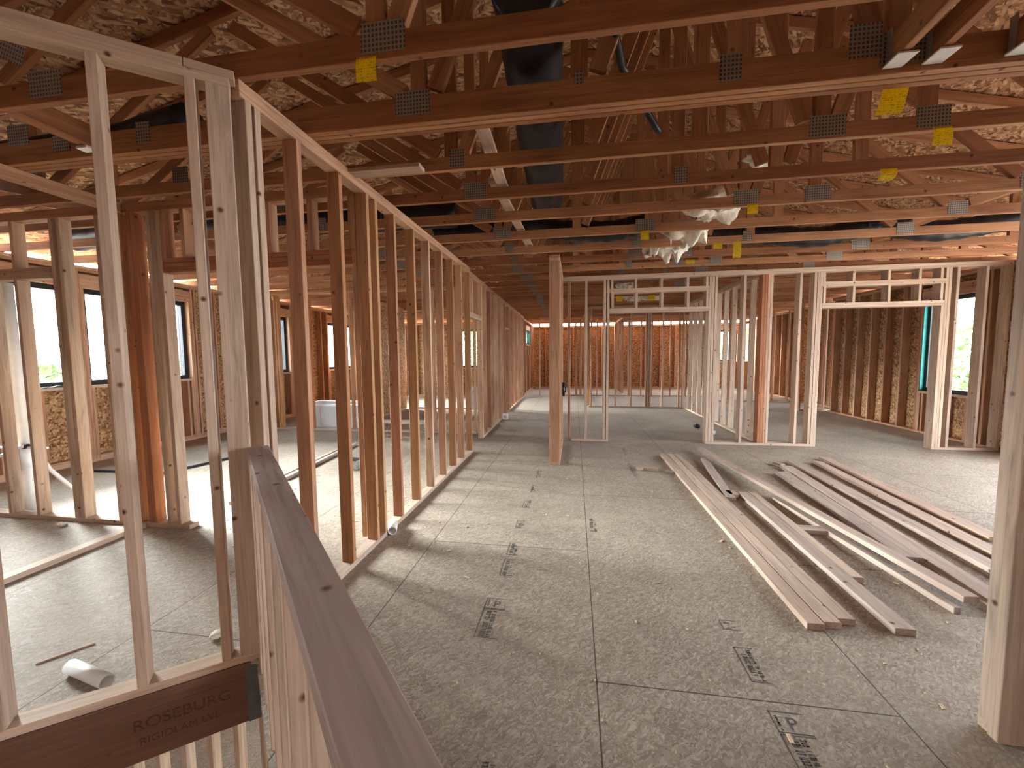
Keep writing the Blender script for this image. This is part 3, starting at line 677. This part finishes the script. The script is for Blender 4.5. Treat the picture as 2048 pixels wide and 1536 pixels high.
# ================================================================== LOOSE LUMBER on the floor
def floor_board(x0, y0, x1, y1, w_, label, z=0.0006, t=.038, mat='floorboard', on_edge=False, name='loose_board'):
    c = thing(name, label, 'board', ((x0+x1)/2, (y0+y1)/2, 0)) if False else None
    d = Vector((x1-x0, y1-y0, 0)); s = Vector((-d.y, d.x, 0))
    ww, tt = (w_, t) if not on_edge else (t, w_)
    o = board(name, (x0, y0, z+tt/2), (x1, y1, z+tt/2), s, ww, tt, W[mat], None)
    return tag(o, label, 'board', 'loose boards lying on the hall floor')
floor_board(1.275, 5.93, 1.285, 2.26, .089, 'leftmost of the three long boards lying tight side by side')
floor_board(1.367, 5.95, 1.380, 2.285, .089, 'middle greyish one of the three long boards lying side by side')
floor_board(1.460, 5.945, 1.472, 2.325, .089, 'right-hand one of the three long boards lying side by side')
floor_board(1.777, 5.76, 1.558, 4.20, .089, 'short weathered board lying askew by the far end of the three')
floor_board(1.745, 4.385, 1.722, 2.28, .10, 'pale-edged greyish board, rightmost end nearest the camera among the front group')
floor_board(1.84, 4.38, 1.812, 2.785, .07, 'shorter board tight against the right side of the pale-edged board')
floor_board(1.62, 4.42, 1.63, 4.30, .09, 'tiny offcut at the far tip of the pale-edged board')
floor_board(1.857, 6.24, 2.268, 2.58, .089, 'long reddish board crossing diagonally on top of a short block', .039)
floor_board(1.99, 4.27, 2.151, 2.52, .038, 'thin strip standing on edge beside the diagonal board', t=.038)
floor_board(1.83, 3.545, 2.06, 3.548, .10, 'short block lying crosswise beneath the diagonal board', t=.037)
floor_board(2.50, 5.21, 2.364, 3.12, .14, 'wide reddish plank ending with a clean square cut mid-floor')
floor_board(2.685, 5.50, 2.447, 2.45, .135, 'wide plank tight behind the square-cut plank')
floor_board(2.885, 5.79, 2.80, 2.60, .12, 'long pinkish plank, third from the right')
floor_board(3.20, 5.78, 2.99, 2.70, .10, 'long grey plank, second from the right')
floor_board(3.40, 6.01, 3.262, 3.55, .11, 'rightmost long board with a weathered grey top')
floor_board(.815, 5.24, .845, 5.16, .06, 'tiny upright lumber scrap beside the small pinkish block', t=.045)
floor_board(.865, 5.20, 1.05, 5.175, .06, 'small pinkish lumber block left of the long boards', t=.038)
floor_board(1.12, 5.14, 1.23, 5.11, .045, 'dark little offcut touching the leftmost long board', t=.02)
floor_board(2.63, 5.68, 2.68, 5.56, .07, 'small offcut at the far tip of the wide planks')
floor_board(-3.55, 4.24, -3.69, 6.1, .06, 'long narrow board on the left room floor behind the hallway studs')
floor_board(-3.45, 4.22, -3.60, 6.05, .06, 'second narrow board on the left room floor, hallway side of its twin')
floor_board(-3.45, 3.45, -3.28, 3.55, .06, 'small lumber scrap on the left room floor near the corner post')
tag(board('conduit_strip', (-6.2, 4.22, .015), (-5.2, 4.28, .015), (0, 1, 0), .03, .028, MAT_BLACK), 'black strip lying on the floor below the black windows, nearer piece', 'strip')
tag(board('conduit_strip', (-5.25, 4.0, .015), (-4.85, 5.5, .015), (1, 0, 0), .03, .028, MAT_BLACK), 'black strip lying on the floor beyond the corner post, farther piece', 'strip')

# PVC offcut by the stair edge
pv = thing('pipe_offcut', 'white plastic pipe offcut lying by the stair-side plate at lower left', 'pipe', (-2.27, 1.43, .045))
mesh_obj('pipe_body', pipe_bm((-2.365, 1.445, .031), (-2.088, 1.395, .031), .030, .025), MAT_PVC, pv, True)
txm = Vector((.3, -.1, 0)).normalized()
tag(mesh_obj('pipe_offcut', pipe_bm((-1.545, 3.16, .036), (-1.49, 3.02, .036), .036, .030), MAT_PVC, None, True), 'short white pipe piece lying against the hallway bottom plate', 'pipe')
eb = thing('outlet_box', 'small white box at the foot of the hallway wall, by its second doorway', 'box', (-1.60, 8.95, 0))
abox('box_body', (-1.62, 8.90, .001), (-1.50, 9.0, .13), MAT_WHITE, eb); abox('box_flange', (-1.585, 8.894, .03), (-1.535, 8.8995, .09), MAT_HANG, eb)
cb = thing('carton', 'small open grey carton on the left room floor seen between hallway studs', 'box', (-2.9, 4.8, 0))
for a, b in (((-3.0, 4.72, .001), (-2.996, 4.92, .12)), ((-2.8, 4.72, .001), (-2.796, 4.92, .12)), ((-2.996, 4.72, .001), (-2.80, 4.724, .12)), ((-2.996, 4.916, .001), (-2.80, 4.92, .12))): abox('side_panel', a, b, MAT_HANG, cb, 0)
abox('flap', (-3.06, 4.72, .118), (-3.0, 4.92, .122), MAT_WHITE, cb, 0)
# plastic sheet through doorway
bm = bmesh.new(); bmesh.ops.create_grid(bm, x_segments=24, y_segments=24, size=.5)
from mathutils import noise as mn
for v in bm.verts:
    n_ = mn.noise(v.co*5)*.06+mn.noise(v.co*13)*.025; v.co = Vector((v.co.x*.9-2.35, v.co.y*.12+10.2+n_, (v.co.y+.5)*.62+.02+abs(n_)*.3))
tag(mesh_obj('plastic_sheet', bm, MAT_FILM, None, True), 'pale blue crumpled plastic sheet seen through the hallway doorway', 'plastic sheet')
# black disc on stub wall
ds = thing('cable_spool', 'black round spool hung on the side of the post-like stub wall', 'spool', (-.17, 6.54, .92))
mesh_obj('spool_rim', tube_bm([(-.188, 6.50, .92), (-.150, 6.50, .92)], .115, 32), MAT_BLACK, ds, True)
mesh_obj('spool_hub', tube_bm([(-.150, 6.50, .92), (-.135, 6.50, .92)], .05, 24), MAT_BLACK, ds, True)
tag(mesh_obj('plastic_cup', tube_bm([(2.42, 7.62, .045), (2.52, 7.60, .045)], .035, 20), MAT_WHITE, None, True), 'white plastic cup lying beside the right room partition foot', 'cup')
tag(mesh_obj('tape_roll', tube_bm([(2.38, 8.3, .045), (2.40, 8.2, .045)], .045, 20), MAT_BLACK, None, True), 'black roll by the foot of the right room partition', 'roll')

# plumbing stack
ps = thing('plumbing_stack', 'white drain pipe with side tee standing in the left room wall', 'plumbing', (-5.350, 2.96, 0))
mesh_obj('vertical_pipe', tube_bm([(-5.250, 3.03, 0), (-5.250, 3.03, .50)], .045, 24), MAT_PVC, ps, True)
mesh_obj('vertical_pipe', tube_bm([(-5.250, 3.03, .58), (-5.270, 3.03, 2.2)], .04, 24), MAT_PVC, ps, True)
mesh_obj('tee_fitting', tube_bm([(-5.250, 3.03, .44), (-5.250, 3.03, .66)], .058, 24), MAT_WHITE, ps, True)
mesh_obj('tee_fitting', tube_bm([(-5.250, 3.03, .56), (-5.370, 3.0, .56)], .042, 24), MAT_WHITE, ps, True)
mesh_obj('water_pipe', tube_bm([(-5.630, 3.0, .63), (-4.930, 3.0, .645)], .011, 10), MAT_WHITE, ps, True)
mesh_obj('water_pipe', tube_bm([(-5.630, 2.98, .50), (-5.180, 2.98, .66)], .014, 10), MAT_WHITE, ps, True)
mesh_obj('water_pipe', tube_bm([(-5.350, 3.06, .55), (-5.290, 3.08, .0)], .018, 10), MAT_WHITE, ps, True)
mesh_obj('hose', tube_bm([(-5.170, 3.05, .62), (-5.090, 3.1, .40), (-4.990, 3.2, .18), (-4.970, 3.25, .02)], .018, 10), MAT_WHITE, ps, True)
for x in (-5.39, -5.21): mesh_obj('pipe_clamp', tube_bm([(x-.02, 3.0, .645), (x+.05, 3.0, .655)], .022, 10), MAT_BLACK, ps, True)
mesh_obj('vertical_pipe', tube_bm([(-5.450, 3.03, 2.2), (-5.410, 3.03, 1.5), (-5.410, 3.03, .9)], .016, 12), MAT_BLACK, ps, True)
tag(board('vent_pipe', (-6.45, 4.9, .0), (-6.45, 4.9, 1.05), (1, 0, 0), .03, .03, MAT_PVC), 'thin white riser pipe below the black window sill', 'pipe')

# bathtub
tb = thing('bathtub', 'white alcove bathtub with smooth apron behind the bathroom studs', 'bathtub', (-4.9, 7.75, 0))
def tub():
    bm = bmesh.new(); x0, x1, y0, y1, h = -5.62, -4.12, 7.36, 8.12, .50
    def loop(ix, iy, z, r, n=6):
        pts = []
        for cx, cy, a0 in ((x1-ix-r, y1-iy-r, 0), (x0+ix+r, y1-iy-r, 90), (x0+ix+r, y0+iy+r, 180), (x1-ix-r, y0+iy+r, 270)):
            for k in range(n+1):
                q = math.radians(a0+90*k/n); pts.append(bm.verts.new((cx+r*math.cos(q), cy+r*math.sin(q), z)))
        return pts
    L = [loop(.03, .03, .002, .02), loop(.02, .02, .06, .02), loop(.015, .015, h-.05, .02), loop(0, 0, h-.035, .03), loop(0, 0, h, .03), loop(.08, .07, h+.005, .12), loop(.10, .09, h-.03, .14), loop(.18, .14, .14, .16), loop(.26, .2, .10, .16)]
    for a, b in zip(L, L[1:]):
        for k in range(len(a)): bm.faces.new((a[k], a[(k+1) % len(a)], b[(k+1) % len(a)], b[k]))
    bm.faces.new(L[-1]); bm.faces.new(L[0][::-1]); bmesh.ops.recalc_face_normals(bm, faces=bm.faces); return bm
mesh_obj('basin', tub(), MAT_TUB, tb, True)
for x in (-5.5, -5.1, -4.6, -4.2): abox('apron_rib', (x, 7.352, .06), (x+.02, 7.375, .44), MAT_TUB, tb)
abox('sticker', (-4.36, 7.366, .16), (-4.2, 7.374, .26), MAT_WHITE, tb)
# black backed low cabinet / railing seen through hallway doorway below rear window

# wood chips (uncountable)
bm = bmesh.new(); rr = random.Random(11)
for i in range(900):
    k = rr.random()
    if k < .45: x, y = rr.uniform(-1.35, 3.3), rr.uniform(1.0, 6.5)
    elif k < .9: x, y = rr.uniform(-4.9, -1.7), rr.uniform(1.3, 4.5)
    else: x, y = rr.uniform(-1, 5), rr.uniform(6, 11)
    if y < -x*.793+.55 and x < -1.4: continue
    if x > -1.5 and x + y < .5: continue
    if -1.66 < x < -1.5 and 1.6 < y < 6: continue
    s = rr.uniform(.003, .009) if rr.random() < .93 else rr.uniform(.012, .022); a = rr.uniform(0, PI)
    M = Matrix.Translation((x, y, .003)) @ Matrix.Rotation(a, 4, 'Z') @ Matrix.Diagonal((s*rr.uniform(1, 2.4), s*.7, .004, 1))
    r0 = bmesh.ops.create_cube(bm, size=1, matrix=M)
tag(mesh_obj('wood_chips', bm, MAT_CHIP), 'wood chips and crumbs scattered over the subfloor', 'wood chips', kind='stuff')
for i, (x, y, l) in enumerate(((-4.50, 2.79, 'crumpled pale scrap at the foot of the left room wall'), (-1.88, 1.75, 'crumpled pale paper scrap near the corner post by the stair edge'))):
    bm = bmesh.new(); bmesh.ops.create_icosphere(bm, subdivisions=3, radius=.028)
    for v in bm.verts: v.co *= 1+.6*mn.noise(v.co*75+Vector((i*7, 0, 0))); v.co.z *= .6
    bm.transform(Matrix.Translation((x, y, .017))); tag(mesh_obj('paper_scrap', bm, MAT_INS, None, True), l, 'scrap')
tag(board('wood_sliver', (-2.60, 1.46, .004), (-2.48, 1.62, .004), (0, 1, 0), .012, .006, W['pale']), 'thin wood sliver on the floor beyond the white pipe offcut', 'sliver')

# ================================================================== OUTSIDE
def tree(x, y, h, r, seed, label):
    rr = random.Random(seed); z0 = -3.1; e = thing('tree', label, 'tree', (x, y, z0))
    mesh_obj('trunk', tube_bm([(x, y, z0), (x+.1, y, z0+h*.4), (x, y+.1, z0+h*.8)], .15, 10, True, lambda t: .17*(1-t*.75)), MAT_BARK, e, True)
    bm = bmesh.new()
    for i in range(2600):
        p = Vector((rr.gauss(0, 1), rr.gauss(0, 1), rr.gauss(0, 1))); p.normalize(); p *= r*rr.uniform(.45, 1)**.5
        p = p + Vector((x, y, z0+h*.68)); p.z = z0+h*.68+(p.z-z0-h*.68)*.8
        s = rr.uniform(.08, .2); a = Vector((rr.gauss(0, 1), rr.gauss(0, 1), rr.gauss(0, 1))).normalized(); b = a.orthogonal().normalized()*s; c = a.cross(b)
        bm.faces.new([bm.verts.new(p+q) for q in (b, c*.5, -b, -c*.5)])
    mesh_obj('crown', bm, MAT_LEAF, e)
for i, (x, y, h, r, l) in enumerate(((-15, 5.0, 4.6, 1.8, 'leafy green tree outside the nearer black windows'), (-16, 8.6, 4.8, 1.8, 'leafy green tree outside between the black windows'), (-15, 12.5, 4.6, 1.7, 'leafy green tree outside the farther left windows'), (-19, 2, 5, 2.2, 'leafy green tree farthest left outside'), (-7, 24, 6.5, 2.8, 'leafy green tree behind the rear left window'), (15, 18, 5.4, 2.4, 'green tree outside the right-hand window'), (12.5, 13, 4.6, 1.6, 'lower green tree just outside the right-hand window'), (9.5, 27, 5.2, 2.2, 'green tree behind the rear right window'))):
    tree(x, y, h, r, 40+i, l)
